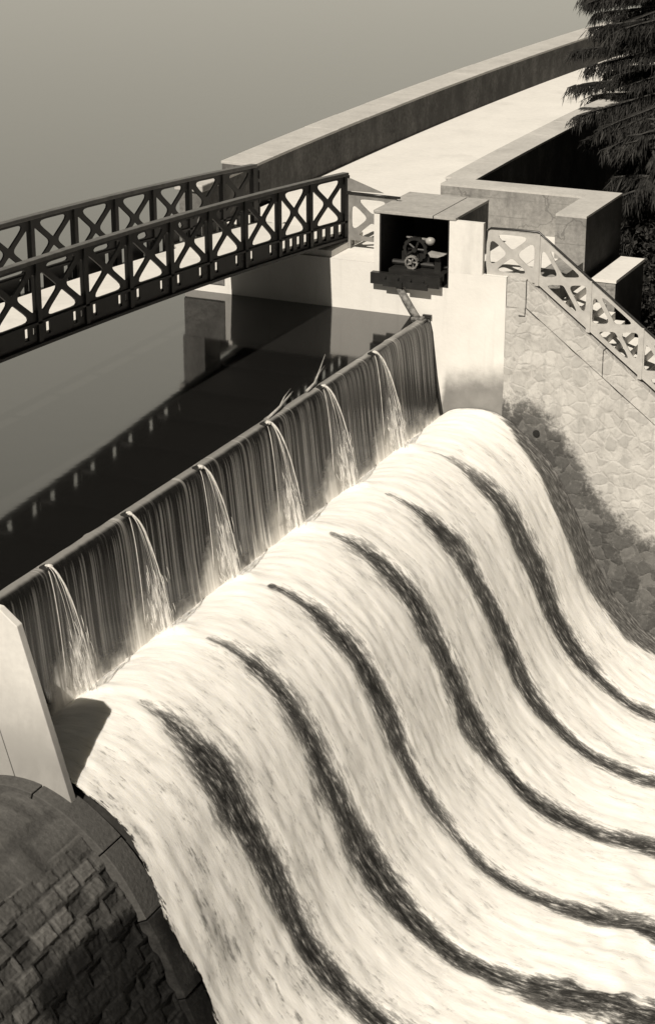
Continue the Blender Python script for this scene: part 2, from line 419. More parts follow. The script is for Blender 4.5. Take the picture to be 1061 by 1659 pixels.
# white water on the chute
ss = [i * .055 for i in range(int(12.6 / .055))]
s_ = ss[-1]
while s_ < ARC[-1] - .01:
    s_ = min(ARC[-1] - .005, s_ + .055 + (s_ - 12.5) * .05 + .02); ss.append(s_)
YL = -18.62; nu = 340; gapv = []; turbv = []; fleckv = []; filmv = []; edgev = []; UV = []
HW = [(0, 0), (1.05, 0), (1.14, .24), (1.6, .33), (2.3, .40), (3.3, .44), (5.0, .41), (6.5, .33), (8, .28), (9.5, .30), (12, .42), (40, .4)]
HWk = [1.12, 1.1, .95, 1.12, .9, 1.05]
S0 = [.15, .05, 0, -.05, .05, -.02]
def foam_fn(i, j):
    s = ss[j]; y = YL + (Y1 - YL) * i / (nu - 1)
    p, n, d = at_s(s)
    gmax = 0.
    for k, c in enumerate(JETS):
        cy = c + .13 * nz(s * .45, k * 7.3) + .07 * nz(s * 1.3, k * 3.1) + .12 * sstep(8, 12, s) * nz(s * .8, k)
        hw = interp(HW, s - S0[k]) * HWk[k] * (1 + .4 * nz(s * .8, 20 + k * 2.3) + .2 * nz(s * 2.4, 60 + k * 2.3))
        if hw <= .005: continue
        dd = abs(y - cy) / hw
        vis = sstep(1.1, 2.7, s - S0[k]) * .34 + .64 + .26 * nz(s * .5, 40 + k * 3.7) - (.14 if k > 3 else 0) * sstep(6, 9, s) - .10 * (k == 2) * sstep(4, 6, s)
        gmax = max(gmax, vis - .5 * dd if dd < 2 else 0)
        # thin side braids
    # thin film along the right wall and behind the divider wall
    wr = interp([(0, .0), (1.5, .05), (2.4, .7), (3.2, 1.0), (5, 1.15), (7, 1.0), (8.3, .6), (9.5, .2), (40, .1)], s) * (1 + .12 * nz(s * 1.2, 55))
    film = 0.
    if wr > .01: film = max(0, min(1, .5 + (y - (Y1 - wr)) / .7))
    filmv.append(film)
    lim = Y0 + .02 - .26 * sstep(2.5, 4.0, s) * (1 + .8 * nz(s * .9, 31))
    edgev.append(max(-1, min(1, .5 + (y - lim) / .22)))
    gapv.append(gmax)
    turbv.append(.14 + (.55 + .9 * sstep(-6, -10, y)) * sstep(8.2, 11, s))
    left = sstep(-12.5, -17, y)
    fleckv.append((.27 + .42 * left) * sstep(.9, 1.9, s) * (1 - .45 * sstep(7, 10, s)) + .10)
    UV.append((y, s))
    foam = 1 - sstep(.35, .75, gmax)
    h = .03 + .035 * foam * sstep(.3, 1.6, s) + .035 * nz(y * 1.6, s * .45, 3) * foam + .016 * nz(y * 5, s * 1.1, 9)
    h += sstep(8, 11, s) * (.10 * nz(y * .9, s * 1.2, 5) + .05 * nz(y * 2.6, s * 3, 1))
    h *= sstep(0, .3, s) * .9 + .1
    for c in JETS:
        if abs(y - c - .15) < .8 and s < 1.6: h += .09 * math.exp(-((y - c - .16) / .24) ** 2 - ((s - .55) / .28) ** 2) * (1 + .5 * nz(y * 9, s * 9))
    h += .015 * nz(y * 4, s * 1.6, 12) * foam + .012 * nz(y * 9, s * 3.2, 15) * foam
    h -= .05 * sstep(Y1 - 1.1, Y1 - .15, y) * sstep(1.6, 2.6, s) * (1 - sstep(8.5, 10.5, s))
    q = p + n * h
    return (q.x, y, q.y)
fm = MB().grid(nu, len(ss), foam_fn)
o = fm.build('spillway_water', M['foam'], smooth=True, fix=False); tag(o, kind='structure')
attr(o, 'gap', gapv); attr(o, 'turb', turbv); attr(o, 'fleck', fleckv); attr(o, 'film', filmv); attr(o, 'edge', edgev); uvs(o, lambda i: UV[i])

# water film falling over the gate, corrugated into threads
VP = cat([(-.14, -.005), (-.02, .0), (.06, -.03), (.12, -.12), (.17, -.35), (.22, -.8), (.28, -1.4), (.36, -2.0), (.40, -2.22)], 4)
nu = 900; thin = []; mist = []; lip = []; UV = []
def veil_fn(i, j):
    y = -18.0 + 17.95 * i / (nu - 1); p = VP[j]; t = j / (len(VP) - 1)
    th = 0.
    for c in JETS:
        th = max(th, sstep(-.02, .05, y - c - .05) * (1 - sstep(.26, .42, y - c)) * sstep(.15, .25, t))
    thin.append(th); lip.append(1 - sstep(.12, .26, t + .02 * nz(y * 8, 3)))
    k = nz(y * .9, 5)
    m = sstep(.50 - .12 * k, 1.08, t)
    near = min([abs(y - c - .15) for c in JETS]); m = min(1.2, m + .35 * sstep(.9, .2, near) * sstep(.55, .8, t))
    m *= 1 - .75 * sstep(-15.9, -16.9, y)
    mist.append(m)
    UV.append((y, p.y))
    a = sstep(.12, .5, t)
    h = a * (.016 * nz(y * 6, t * .5, 2) + .010 * nz(y * 17, t * .8, 4) + .03 * nz(y * 2, t * .6, 8))
    h += .012 * nz(y * 3, 1) * (1 - a)
    return (p.x + h, y, p.y + (.012 * nz(y * 2.3, 4) if j < 6 else 0))
vm = MB().grid(nu, len(VP), veil_fn)
o = vm.build('falling_water', M['veil'], smooth=True, fix=False); tag(o, kind='structure')
attr(o, 'thin', thin); attr(o, 'mist', mist); attr(o, 'lip', lip); uvs(o, lambda i: UV[i])

# a jet leaping from every splitter tooth
jet_lab = ['arching water jet at the dark left end of the weir beside the divider wall',
           'arching water jet, second along the weir from the white divider wall',
           'arching water jet, third along the weir from the white divider wall',
           'arching water jet, third along the weir from the abutment with the machine housing',
           'arching water jet, second along the weir from the abutment with the machine housing',
           'arching water jet nearest the abutment and the machine housing']
for k, c in enumerate(JETS):
    t = thing('water_jet', jet_lab[k], 'water jet', 'jets leaping from the splitter teeth of the weir')
    rnd = random.Random(k + 3)
    for q in range(4):
        y0 = c + rnd.uniform(-.03, .05); vx = rnd.uniform(.75, 1.1) if q else 1.18; r = rnd.uniform(.0035, .007) if q else .017
        pts = []; rr = []; T = rnd.uniform(.52, .66) if q else .66
        for i in range(16):
            tt = T * i / 15
            pts.append((.06 + vx * tt + .008 * nz(tt * 9, q, k), y0 + .10 * tt + .01 * nz(tt * 7, q + 4, k), .06 + .22 * tt - 4.9 * tt * tt)); rr.append(r * (1.5 - 1.3 * i / 15) * (1 + .5 * nz(i * .9, q, k)))
        MB().tube(pts, rr, 5).build('stream', M['jet'], t, smooth=True)
    W_, H_ = 14, 16; suv = []
    def sheet(i, j):
        u = i / (W_ - 1); tt = .675 * j / (H_ - 1); vx = .45 + .73 * u; suv.append((u, j / (H_ - 1)))
        return (.065 + vx * tt, c - .015 + .05 * u + (.02 + .10 * u) * tt + .01 * nz(u * 5, tt * 4, k), .045 + .22 * u * tt - 4.9 * tt * tt)
    o = MB().grid(W_, H_, sheet).build('water_sheet', M['sheet'], t, smooth=True, fix=False); uvs(o, lambda i, q=list(suv): q[i])
    y0 = c - .02; pts = []
    for i in range(12):
        tt = .64 * i / 11; pts.append((.07 + .45 * tt, y0 - .02 * tt + .006 * nz(tt * 8, k), .03 - 4.9 * tt * tt * .98))
    MB().tube(pts, [.008 * (1 + .5 * nz(i * .8, k)) for i in range(12)], 5).build('edge_thread', M['jet'], t, smooth=True)
    m = MB(); hub = Vector((.10, c + .01, .05)); m.blob(hub, (.07, .05, .035), 8, 5, .5, k); m.build('crest_splash', M['jet'], t, smooth=True)
    for q in range(80):
        a = rnd.random(); p = Vector((.36 + .55 * rnd.random() * (1 - a * .5), c + .1 + rnd.uniform(-.06, .26), -2.14 + a * a * 1.05)); L = rnd.uniform(.08, .30)
        MB().tube([p, p + Vector((-.02, .0, L * .5)), p + Vector((-.05, rnd.uniform(-.02, .02), L))], [.002, rnd.uniform(.004, .010), .002], 5).build('splash', M['jet'], t, smooth=True)
    settle(t, (.1, c, 0))

# ------------------------------------------------------------------ gate
gt = thing('overflow_gate', 'long dark steel gate behind the curtain of falling water', 'gate')
m = MB(); m.prism_y([(-.05, -.045), (.02, -.045), (.06, -.12), (.1, -.35), (.30, -2.05), (.33, -2.35), (.1, -2.4), (-.06, -.3)], -18.0, -.04)
m.build('leaf', M['iron'], gt)
for c in JETS:
    MB().prism_y([(-.04, -.02), (.12, .0), (.13, .05), (.02, .07), (-.05, .03)], c - .035, c + .035).build('splitter', M['iron'], gt)
sm = MB(); pts = [(.06, -.02, .02), (.14, -.02, -.3), (.27, -.02, -1.3), (.42, -.03, -2.15)]
sm.tube(pts, .035, 6); sm.build('side_seal', M['black_steel'], gt, smooth=True)
settle(gt, (0, -9, -2.4))

# driftwood caught on the crest
for nm, pts, lab in (('driftwood_branch', [(-.10, -5.9, .02), (-.12, -5.5, .06), (-.3, -4.9, .10), (-.42, -4.35, .30)], 'pale forked driftwood branch caught on the weir crest nearest the abutment'),
                     ('driftwood_branch', [(-.05, -7.7, .02), (-.1, -7.1, .05), (-.22, -6.4, .07), (-.3, -6.1, .05)], 'thin straight driftwood stick lying along the weir crest below the other branch')):
    m = MB(); m.tube(pts, [.03, .028, .02, .008], 6)
    a = Vector(pts[1]); m.tube([a, a + Vector((-.12, .45, .05)), a + Vector((-.22, .95, .07))], [.02, .014, .006], 5)
    o = m.build(nm, M['twig'], smooth=True); tag(o, lab, 'branch')

# ------------------------------------------------------------------ divider wall on the left and dry masonry
dv = thing('divider_wall', 'white plastered divider wall with a slanting end at the left of the weir', 'wall')
YD = -18.32
xa = lambda z: 1.30 + (.38 - z) * .285     # slanting downstream edge
jt = lambda z: xa(z) - .92 + (.4 - z) * .02
def zb(x): return prof_z(x) - .25
nose = [(xa(.38), .38), (xa(-2.6), -2.6), (jt(-2.6) + .008, -2.6), (jt(.6) + .008, .66), (xa(.38) - .28, .60)]
m = MB().prism_y(nose, YD, YD + .14); m.build('wall_end', M['plaster_plain'], dv, bevel=.012)
m = MB().prism_y([(jt(.6) - .008, .68), (jt(-2.6) - .008, -2.6), (-2.2, -2.6), (-2.2, .8)], YD + .004, YD + .136); m.build('wall_panel', M['plaster_plain'], dv)
settle(dv, (1, YD + .17, -2.1))

# dry masonry of the neighbouring bay
dm = thing('dry_dam_face', 'dark rough masonry dam face left of the white water', 'dam')
nu = 330; nv = 330; tone = []; moss = []
yA, yB = -28.0, -18.60
sm_ = [i * 11.5 / (nv - 1) for i in range(nv)]
rb = random.Random(11); cellr = {}
def block(y, s):
    row = math.floor(s / .30); w_ = .44; off = (row % 2) * .22 + cellr.setdefault(('o', row), rb.uniform(-.1, .1))
    cc = math.floor((y + off) / w_); fu = (y + off) / w_ - cc; fv = s / .30 - row
    key = (row, cc)
    if key not in cellr: cellr[key] = (rb.random(), rb.random())
    return fu, fv, cellr[key]
def blk_fn(i, j):
    y = yA + (yB - yA) * i / (nu - 1); s = sm_[j]; p, n, d = at_s(max(0.01, s - .2))
    if s < .2: p = Vector((p.x - (.2 - s) * 3, p.y))
    fu, fv, (r1, r2) = block(y, s)
    rough = sstep(2.1, 2.8, s + .5 * nz(y * .8, s * .8, 2))
    if rough < .5:
        fu = (y / 1.3 + .5 * (math.floor(s / .95) % 2)) % 1; fv = (s / .95) % 1; r1 = .5 + .3 * nz(math.floor(y / 1.3 + .5 * (math.floor(s / .95) % 2)) * 3.3, math.floor(s / .95) * 5.1)
    e = min(fu, 1 - fu) * .44; e2 = min(fv, 1 - fv) * .30
    jg = min(sstep(.01, .06, e + .015 * nz(y * 9, s * 9)), sstep(.01, .06, e2 + .015 * nz(y * 9, s * 9, 5)))
    h = -.16 + rough * ((.01 + .028 * r1 if r2 > .3 else -.045) * jg + .012 * nz(y * 6, s * 6) + .012 * nz(y * 15, s * 15)) + (1 - rough) * (.05 - .02 * (1 - jg)) + .03 * nz(y * 1.5, s * 1.5)
    tone.append(((.10 + .62 * r1 - (.5 if r2 < .3 else 0)) * (.25 + .75 * jg) + .25 * nz(y * 5, s * 5, 3)) if rough > .5 else (.20 + .3 * r1 + .2 * nz(y * 2, s * 2) + .15 * nz(y * 12, s * 12)) * (.3 + .7 * jg))
    dx = -18.6 - y
    mo = sstep(3.3, 4.3, s + .15 * dx) * (1 - .75 * sstep(1.5, 3.2, dx - .6 * max(0, s - 5.5))) * 1.15 + .5 * sstep(7.5, 9.5, s)
    moss.append(mo)
    q = p + n * h
    return (q.x, y, q.y)
m = MB().grid(nu, nv, blk_fn)
o = m.build('stone_blocks', M['blocks'], dm, fix=False); attr(o, 'tone', tone); attr(o, 'moss', moss)
# coping stones along the edge of the water
tn = []; ms = []
rc = random.Random(5)
s0 = .02
while s0 < 11.0:
    L = rc.uniform(1.15, 1.35); m = MB(); s1 = min(s0 + L - .02, 11.2); k = 9; dz = rc.uniform(-.02, .02); lt = rc.uniform(.1, .3)
    poly = []; vs = []; fs = []
    for q in range(k):
        s = s0 + (s1 - s0) * q / (k - 1); p, n, d = at_s(max(.01, s)); a = p + n * (-.035 + dz); b = p - n * .6
        vs += [(a.x, -18.60, a.y), (a.x, -18.10, a.y), (b.x, -18.10, b.y), (b.x, -18.60, b.y)]
    for q in range(k - 1):
        for e in range(4): fs.append((q * 4 + e, q * 4 + (e + 1) % 4, q * 4 + 4 + (e + 1) % 4, q * 4 + 4 + e))
    fs.append((0, 1, 2, 3)); fs.append(tuple((k - 1) * 4 + e for e in (3, 2, 1, 0)))
    m.add(vs, fs); o = m.build('coping_stone', M['blocks'], dm, bevel=.012)
    nV = len(o.data.vertices); attr(o, 'tone', [lt] * nV)
    mv = sstep(3.4, 5.0, (s0 + s1) / 2) * 1.0; attr(o, 'moss', [mv] * nV)
    s0 += L
settle(dm, (4, -25, -7.1))

# concrete body under the white water
sp = MB()
poly = [(p.x - .05, p.y - .14) for p in DENSE[:200:4] if p.x < 9] + [(9, -9.5), (-.3, -9.5), (-.3, -2.5), (.3, -2.4)]
sp.prism_y(poly, -18.05, -.005)
o = sp.build('spillway_slope', M['wet_conc']); tag(o, 'dark wet concrete spillway slope showing between the bands of white water', 'spillway')
# dam closing the reservoir further left
m = MB(); m.prism_y([(-1.5, .9), (-.2, .9), (.2, -2.2), (.2, -9.5), (-1.5, -9.5)], -60, -18.7)
o = m.build('dam_wall', M['old_conc']); tag(o, 'grey concrete dam wall left of the divider wall', 'dam')

# ------------------------------------------------------------------ abutment
ab = thing('abutment', 'white plastered abutment with pale rubble masonry flank at the right end of the weir', 'abutment')
DECK = 1.10; SL = .753; XC = 2.28
def coping_z(x): return 1.07 - max(0, x - XC) * SL
# plaster face y = 0, with the machine opening left out
HX0, HX1, HZ = -1.12, .50, .72
def face(x0, x1, z0, z1, step, name, mat, wetfn, parent, relief=0, y=0., skip=None, ztop=None):
    nx = max(2, int((x1 - x0) / step) + 1); nz_ = max(2, int((z1 - z0) / step) + 1)
    mm = MB(); wet = []
    for j in range(nz_):
        for i in range(nx):
            x = x0 + (x1 - x0) * i / (nx - 1); t = j / (nz_ - 1)
            zt = ztop(x) if ztop else z1
            z = z0 + (zt - z0) * t
            r = relief * (nz(x * 1.9, z * 1.9, 4) + .6 * nz(x * 5, z * 5, 8)) if relief else 0
            mm.v.append((x, y - max(0, r), z)); wet.append(wetfn(x, z))
    mm.f = [(j * nx + i, j * nx + i + 1, (j + 1) * nx + i + 1, (j + 1) * nx + i) for j in range(nz_ - 1) for i in range(nx - 1)]
    o = mm.build(name, mat, parent, smooth=bool(relief), fix=False); attr(o, 'wet', wet); return o
def wet_pl(x, z):
    if x < .35: return 0
    top = -.85 + .2 * (x - .5); return max(0, min(1.2, (top - z) / 1.0 + .05))
# built as three sheets round the opening
face(-5.95, HX0, -4, DECK - .002, .25, 'plaster_face', M['plaster_face'], lambda x, z: 0, ab)
face(HX0, HX1, -4, HZ, .2, 'plaster_face', M['plaster_face'], wet_pl, ab)
face(HX1, 1.82, -4, DECK - .002, .15, 'plaster_face', M['plaster_face'], wet_pl, ab)
def wet_ma(x, z):
    base = prof_z(x) if x > .4 else -2.2
    hgt = interp([(1.8, .42), (2.6, .95), (3.1, 1.0), (3.7, 1.25), (4.5, 1.75), (5.4, 2.2), (9, 2.0)], x)
    return max(0, min(1.3, .5 + (base + hgt - z) / .9))
face(1.82, 13.0, -7.4, 0, .09, 'masonry_face', M['masonry_face'], wet_ma, ab, relief=.06, y=.012, ztop=lambda x: coping_z(x) - .60)
# coping stones of the sloping flank
cs = MB()
cs.prism_y([(1.83, .46), (1.83, DECK - .004), (2.26, DECK - .004), (2.26, .46)], -.0, .42)
cs.build('landing_stone', M['masonry_face'], ab, bevel=.01)
x0 = 2.28; q = 0
rs = random.Random(9)
while x0 < 13:
    x1 = x0 + [1.75, 1.5, 1.9][q % 3]; m = MB(); dz = rs.uniform(-.012, .012)
    m.prism_y([(x0, coping_z(x0) - .585), (x0, coping_z(x0) + dz), (x1 - .012, coping_z(x1 - .012) + dz), (x1 - .012, coping_z(x1 - .012) - .585)], -.004 + rs.uniform(-.008, .004), .42)
    o = m.build('coping_stone', M['masonry_face'], ab, bevel=.012); attr(o, 'wet', [0.] * len(o.data.vertices)); x0 = x1; q += 1
MB().box(-5.965, -4.92, -.03, .004, .20, 1.095).build('stone_facing', M['dark_stone'], ab, bevel=.01)
# core
m = MB(); m.box(-5.95, -1.26, .006, 4.64, -6, DECK - .01); m.box(-1.25, .63, .006, 1.95, -8, HZ - .012); m.box(-1.25, .63, 1.96, 4.64, -8, DECK - .01)
m.box(.64, 1.81, .006, 4.64, -8, DECK - .01); m.box(1.82, 2.87, .43, 4.62, -8, DECK - .012)
m.prism_y([(1.82, coping_z(2.28) - .62), (2.28, coping_z(2.28) - .62), (13, coping_z(13) - .62), (13, -9), (1.82, -9)], .05, .42)
m.build('core', M['old_conc'], ab)
MB().tube([(2.62, .05, -2.28), (2.62, -.045, -2.28)], .075, 14).build('drain_pipe', M['iron'], ab)
settle(ab, (0, 2, -4))

# path: landing, abutment top and the crest of the dam
def xl(y): return -6.2 + .0021 * (y - 10.5) ** 2 if y > 2 else -6.05 + 0 * y
def xr(y): return xl(y) + 4.72
pm = MB()
def quad(x0, x1, y0, y1, z): pm.add([(x0, y0, z), (x1, y0, z), (x1, y1, z), (x0, y1, z)], [(0, 1, 2, 3)])
quad(-5.95, -1.26, .0, 2.0, DECK); quad(.64, 1.82, 0, 2.0, DECK); quad(1.83, 2.30, .42, 2.0, DECK)
quad(-5.95, 2.3, 2.0, 4.65, DECK)
ys = [4.65 + i * 1.0 for i in range(60)]
pts = []
for y in ys: pts += [(xl(y) - .05, y, DECK), (xr(y) + .05, y, DECK)]
pm.add(pts, [(2 * i, 2 * i + 1, 2 * i + 3, 2 * i + 2) for i in range(len(ys) - 1)])
o = pm.build('path', M['path'], fix=False); tag(o, kind='structure')

def ribbon_wall(name, fl, fr, ys, z0, z1, mat, topmat, label, coping=True):
    t = thing(name, label, 'parapet')
    m = MB(); n = len(ys); vs = []; fs = []
    for y in ys: vs += [(fl(y), y, z0), (fr(y), y, z0), (fr(y), y, z1), (fl(y), y, z1)]
    for i in range(n - 1):
        for e in range(4): fs.append((i * 4 + e, i * 4 + (e + 1) % 4, i * 4 + 4 + (e + 1) % 4, i * 4 + 4 + e))
    fs += [(0, 1, 2, 3), tuple((n - 1) * 4 + e for e in (3, 2, 1, 0))]
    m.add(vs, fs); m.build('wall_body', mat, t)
    rq = random.Random(len(label))
    i0 = 0
    while i0 < n - 1:
        i1 = min(n - 1, i0 + 2); vs = []; fs = []; yy = [ys[i] for i in range(i0, i1 + 1)]; dz = rq.uniform(-.006, .006)
        for q, y in enumerate(yy):
            y_ = y - (.008 if q == len(yy) - 1 else 0)
            vs += [(fl(y) - .03, y_, z1 + .002), (fr(y) + .012, y_, z1 + .002), (fr(y) + .012, y_, z1 + .07 + dz), (fl(y) - .03, y_, z1 + .07 + dz)]
        for i in range(len(yy) - 1):
            for e in range(4): fs.append((i * 4 + e, i * 4 + (e + 1) % 4, i * 4 + 4 + (e + 1) % 4, i * 4 + 4 + e))
        fs += [(0, 1, 2, 3), tuple((len(yy) - 1) * 4 + e for e in (3, 2, 1, 0))]
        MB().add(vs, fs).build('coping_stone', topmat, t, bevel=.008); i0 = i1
    settle(t, ((fl(ys[0]) + fr(ys[0])) / 2, ys[0], z0)); return t
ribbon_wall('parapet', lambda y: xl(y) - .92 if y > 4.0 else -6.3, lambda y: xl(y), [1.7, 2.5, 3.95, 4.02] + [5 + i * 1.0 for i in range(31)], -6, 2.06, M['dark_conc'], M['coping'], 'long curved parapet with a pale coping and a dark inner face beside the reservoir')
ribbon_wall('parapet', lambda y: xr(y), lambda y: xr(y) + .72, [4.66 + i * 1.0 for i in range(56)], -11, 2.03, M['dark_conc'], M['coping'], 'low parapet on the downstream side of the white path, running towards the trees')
# pier at the bridge end of the curved parapet
t = thing('end_pier', 'square stone pier with a cap at the bridge end of the curved parapet', 'pier')
MB().box(-6.02, -5.46, -.02, .74, 1.105, 2.28).build('shaft', M['dark_stone'], t)
MB().box(-6.12, -5.40, -.08, .80, 2.282, 2.45).build('cap', M['coping'], t, bevel=.03)
settle(t, (-5.6, .4, 1.1))

# L shaped landing wall
t = thing('landing_wall', 'grey L shaped concrete wall round the stair landing behind the railing', 'wall')
MB().box(-1.26, 2.9, 3.92, 4.65, 1.0, 2.05).build('back_wall', M['old_conc'], t)
MB().box(2.2, 2.9, 2.0, 3.915, -8, 2.05).build('side_wall', M['old_conc'], t)
m = MB(); m.prism_z([(-1.262, 3.918), (2.198, 3.918), (2.198, 1.998), (2.902, 1.998), (2.902, 4.652), (-1.262, 4.652)], 2.052, 2.10); m.build('coping', M['coping'], t)
MB().box(2.90, 2.906, 2.0, 4.65, -8, 2.05).build('shade_face', M['shade_skin'], t)  # thin dark skin, shade painted onto the downstream face
settle(t, (1, 4, 1))
t = thing('stub_wall', 'short low concrete wall beyond the stairs with a pale top, right of the landing wall', 'wall')
MB().box(3.12, 3.64, 1.95, 4.1, -8, .70).build('wall_body', M['old_conc'], t); MB().box(3.10, 3.66, 1.93, 4.12, .702, .77).build('coping', M['white_conc'], t)
MB().box(3.64, 3.646, 1.95, 4.1, -8, .70).build('shade_face', M['shade_skin'], t)  # painted shade again, a skin on the stub wall
settle(t, (3.4, 3, -8))

# stairs
t = thing('staircase', 'pale concrete steps going down behind the cut steel railing', 'stairs')
for k in range(34):
    x0 = 2.31 + k * .227; z1 = DECK - .171 * (k + 1)
    if x0 > 12.8: break
    MB().box(x0, x0 + .227 - .003 + .02, .43, 1.90, z1 - .5, z1 - (.0)).build('step', M['white_conc'], t)
settle(t, (2.3, 1.1, 1.1))

# ------------------------------------------------------------------ machine housing
t = thing('machine_housing', 'white concrete hoist housing with a dark open front and flat grey roof', 'housing')
RZ = 2.21
m = MB(); m.box(-1.25, -1.12, -.002, 2.0, HZ, RZ); m.build('side_wall', M['white_conc'], t)
m = MB(); m.box(.50, .64, .12, 2.0, HZ, RZ); m.build('side_wall', M['dark_conc'], t)  # dark concrete here paints the shade of the downstream side
m = MB(); m.box(.50, 1.27, -.003, .118, DECK - .02, RZ); m.build('front_wall', M['white_conc'], t)
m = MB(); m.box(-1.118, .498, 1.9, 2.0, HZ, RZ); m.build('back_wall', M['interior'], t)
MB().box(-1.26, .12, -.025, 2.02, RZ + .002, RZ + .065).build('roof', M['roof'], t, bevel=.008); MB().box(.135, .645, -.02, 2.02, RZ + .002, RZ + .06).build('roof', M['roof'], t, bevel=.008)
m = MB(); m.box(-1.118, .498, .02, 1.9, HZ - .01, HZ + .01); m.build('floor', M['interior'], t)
m = MB(); m.box(-1.116, -1.09, .004, 1.9, HZ, RZ); m.box(.47, .496, .004, 1.9, HZ, RZ); m.box(-1.09, .47, .05, 1.9, RZ - .03, RZ - .003); m.build('shade_lining', M['interior'], t)  # dark boards carrying the painted shade of the recess
settle(t, (-.3, 1, HZ))

t = thing('gate_hoist', 'dark iron hoist gear inside the open machine housing with a rusty arm reaching the gate', 'hoist')
def wheel(mm, c, r, wd, n=28, teeth=True, axis='y', spokes=5):
    c = Vector(c)
    def P(a, rad, off):
        if axis == 'y': return c + Vector((math.cos(a) * rad, off, math.sin(a) * rad))
        return c + Vector((off, math.cos(a) * rad, math.sin(a) * rad))
    for k in range(n):
        a0 = 2 * math.pi * k / n; a1 = 2 * math.pi * (k + 1) / n
        ro = r * (1.06 if teeth and k % 2 else 1)
        vs = [P(a, rad, off) for a in (a0, a1) for rad in (r * .78, ro) for off in (-wd / 2, wd / 2)]
        mm.add(vs, [(0, 1, 3, 2), (4, 6, 7, 5), (0, 4, 5, 1), (2, 3, 7, 6), (0, 2, 6, 4), (1, 5, 7, 3)])
    for k in range(spokes):
        a = 2 * math.pi * k / spokes; mm.tube([P(a, r * .1, 0), P(a, r * .82, 0)], wd * .28, 6)
    mm.tube([P(0, 0, -wd), P(0, 0, wd)], r * .2, 12)
m = MB(); wheel(m, (-.45, .45, 1.38), .27, .10); m.build('gear_wheel', M['iron'], t)
m = MB(); wheel(m, (-.48, .30, 1.12), .15, .08, 20); m.build('pinion', M['rust_iron'], t)
m = MB(); m.tube([(-.7, .55, 1.62), (-.15, .5, 1.60)], .035, 8); m.build('shaft', M['rust_iron'], t, smooth=True)
m = MB(); m.blob((-.10, .42, 1.60), (.11, .10, .09), 14, 8, .1); m.build('gear_casing', M['iron_light'], t, smooth=True)
m = MB(); m.prism_y([(-.06, 1.40), (.30, 1.37), (.16, 1.31), (.0, 1.31)], .18, .40); m.build('tray', M['iron_light'], t)
m = MB(); m.box(-.95, .35, .12, 1.3, HZ + .01, .98); m.box(-.8, -.15, .5, 1.1, .98, 1.3); m.tube([(-1.0, .5, 1.05), (.4, .5, 1.05)], .06, 8); m.box(.05, .2, .3, .9, .98, 1.28); m.build('bed_frame', M['iron'], t)
m = MB()
m.box(-1.26, -.05, -.16, -.005, .68, .93); m.box(-.05, .36, -.18, -.005, .72, .96); m.box(-.95, -.5, -.20, -.16, .66, .78); m.box(-.4, .1, -.22, -.18, .66, .80); m.build('bracket_plate', M['iron'], t)
for q in range(4): MB().tube([(-.9 + .3 * q, -.15, .86), (-.9 + .3 * q, -.205, .86)], .02, 6).build('bolt', M['iron'], t)
m = MB(); m.tube([(-.66, -.10, .72), (-.52, -.12, .52), (-.28, -.14, .18), (-.12, -.16, .0)], [.05, .085, .085, .07], 8)
m.tube([(-.50, -.04, .50), (-.24, -.07, .12)], .03, 6); m.build('lifting_arm', M['rust_iron'], t, smooth=True)
m = MB(); m.box(-.26, .0, -.26, -.04, -.10, .05); m.build('arm_shoe', M['rust_iron'], t, bevel=.02)
settle(t, (-.4, .5, HZ))
o = MB().box(-.06, .14, -.07, .0, .015, .085).build('wall_bracket', M['black_steel']); tag(o, 'small black bracket on the white abutment wall beside the hoist arm', 'bracket')
o = MB().tube([(2.26 + .0, -.012, .47), (2.26, -.012, .30), (2.12, -.012, .30)], .012, 4).build('wall_crack', M['black_steel']); tag(o, 'thin black L-shaped crack on the masonry joint below the stair railing', 'clamp')  # thin dark tube drawn for a crack in the masonry

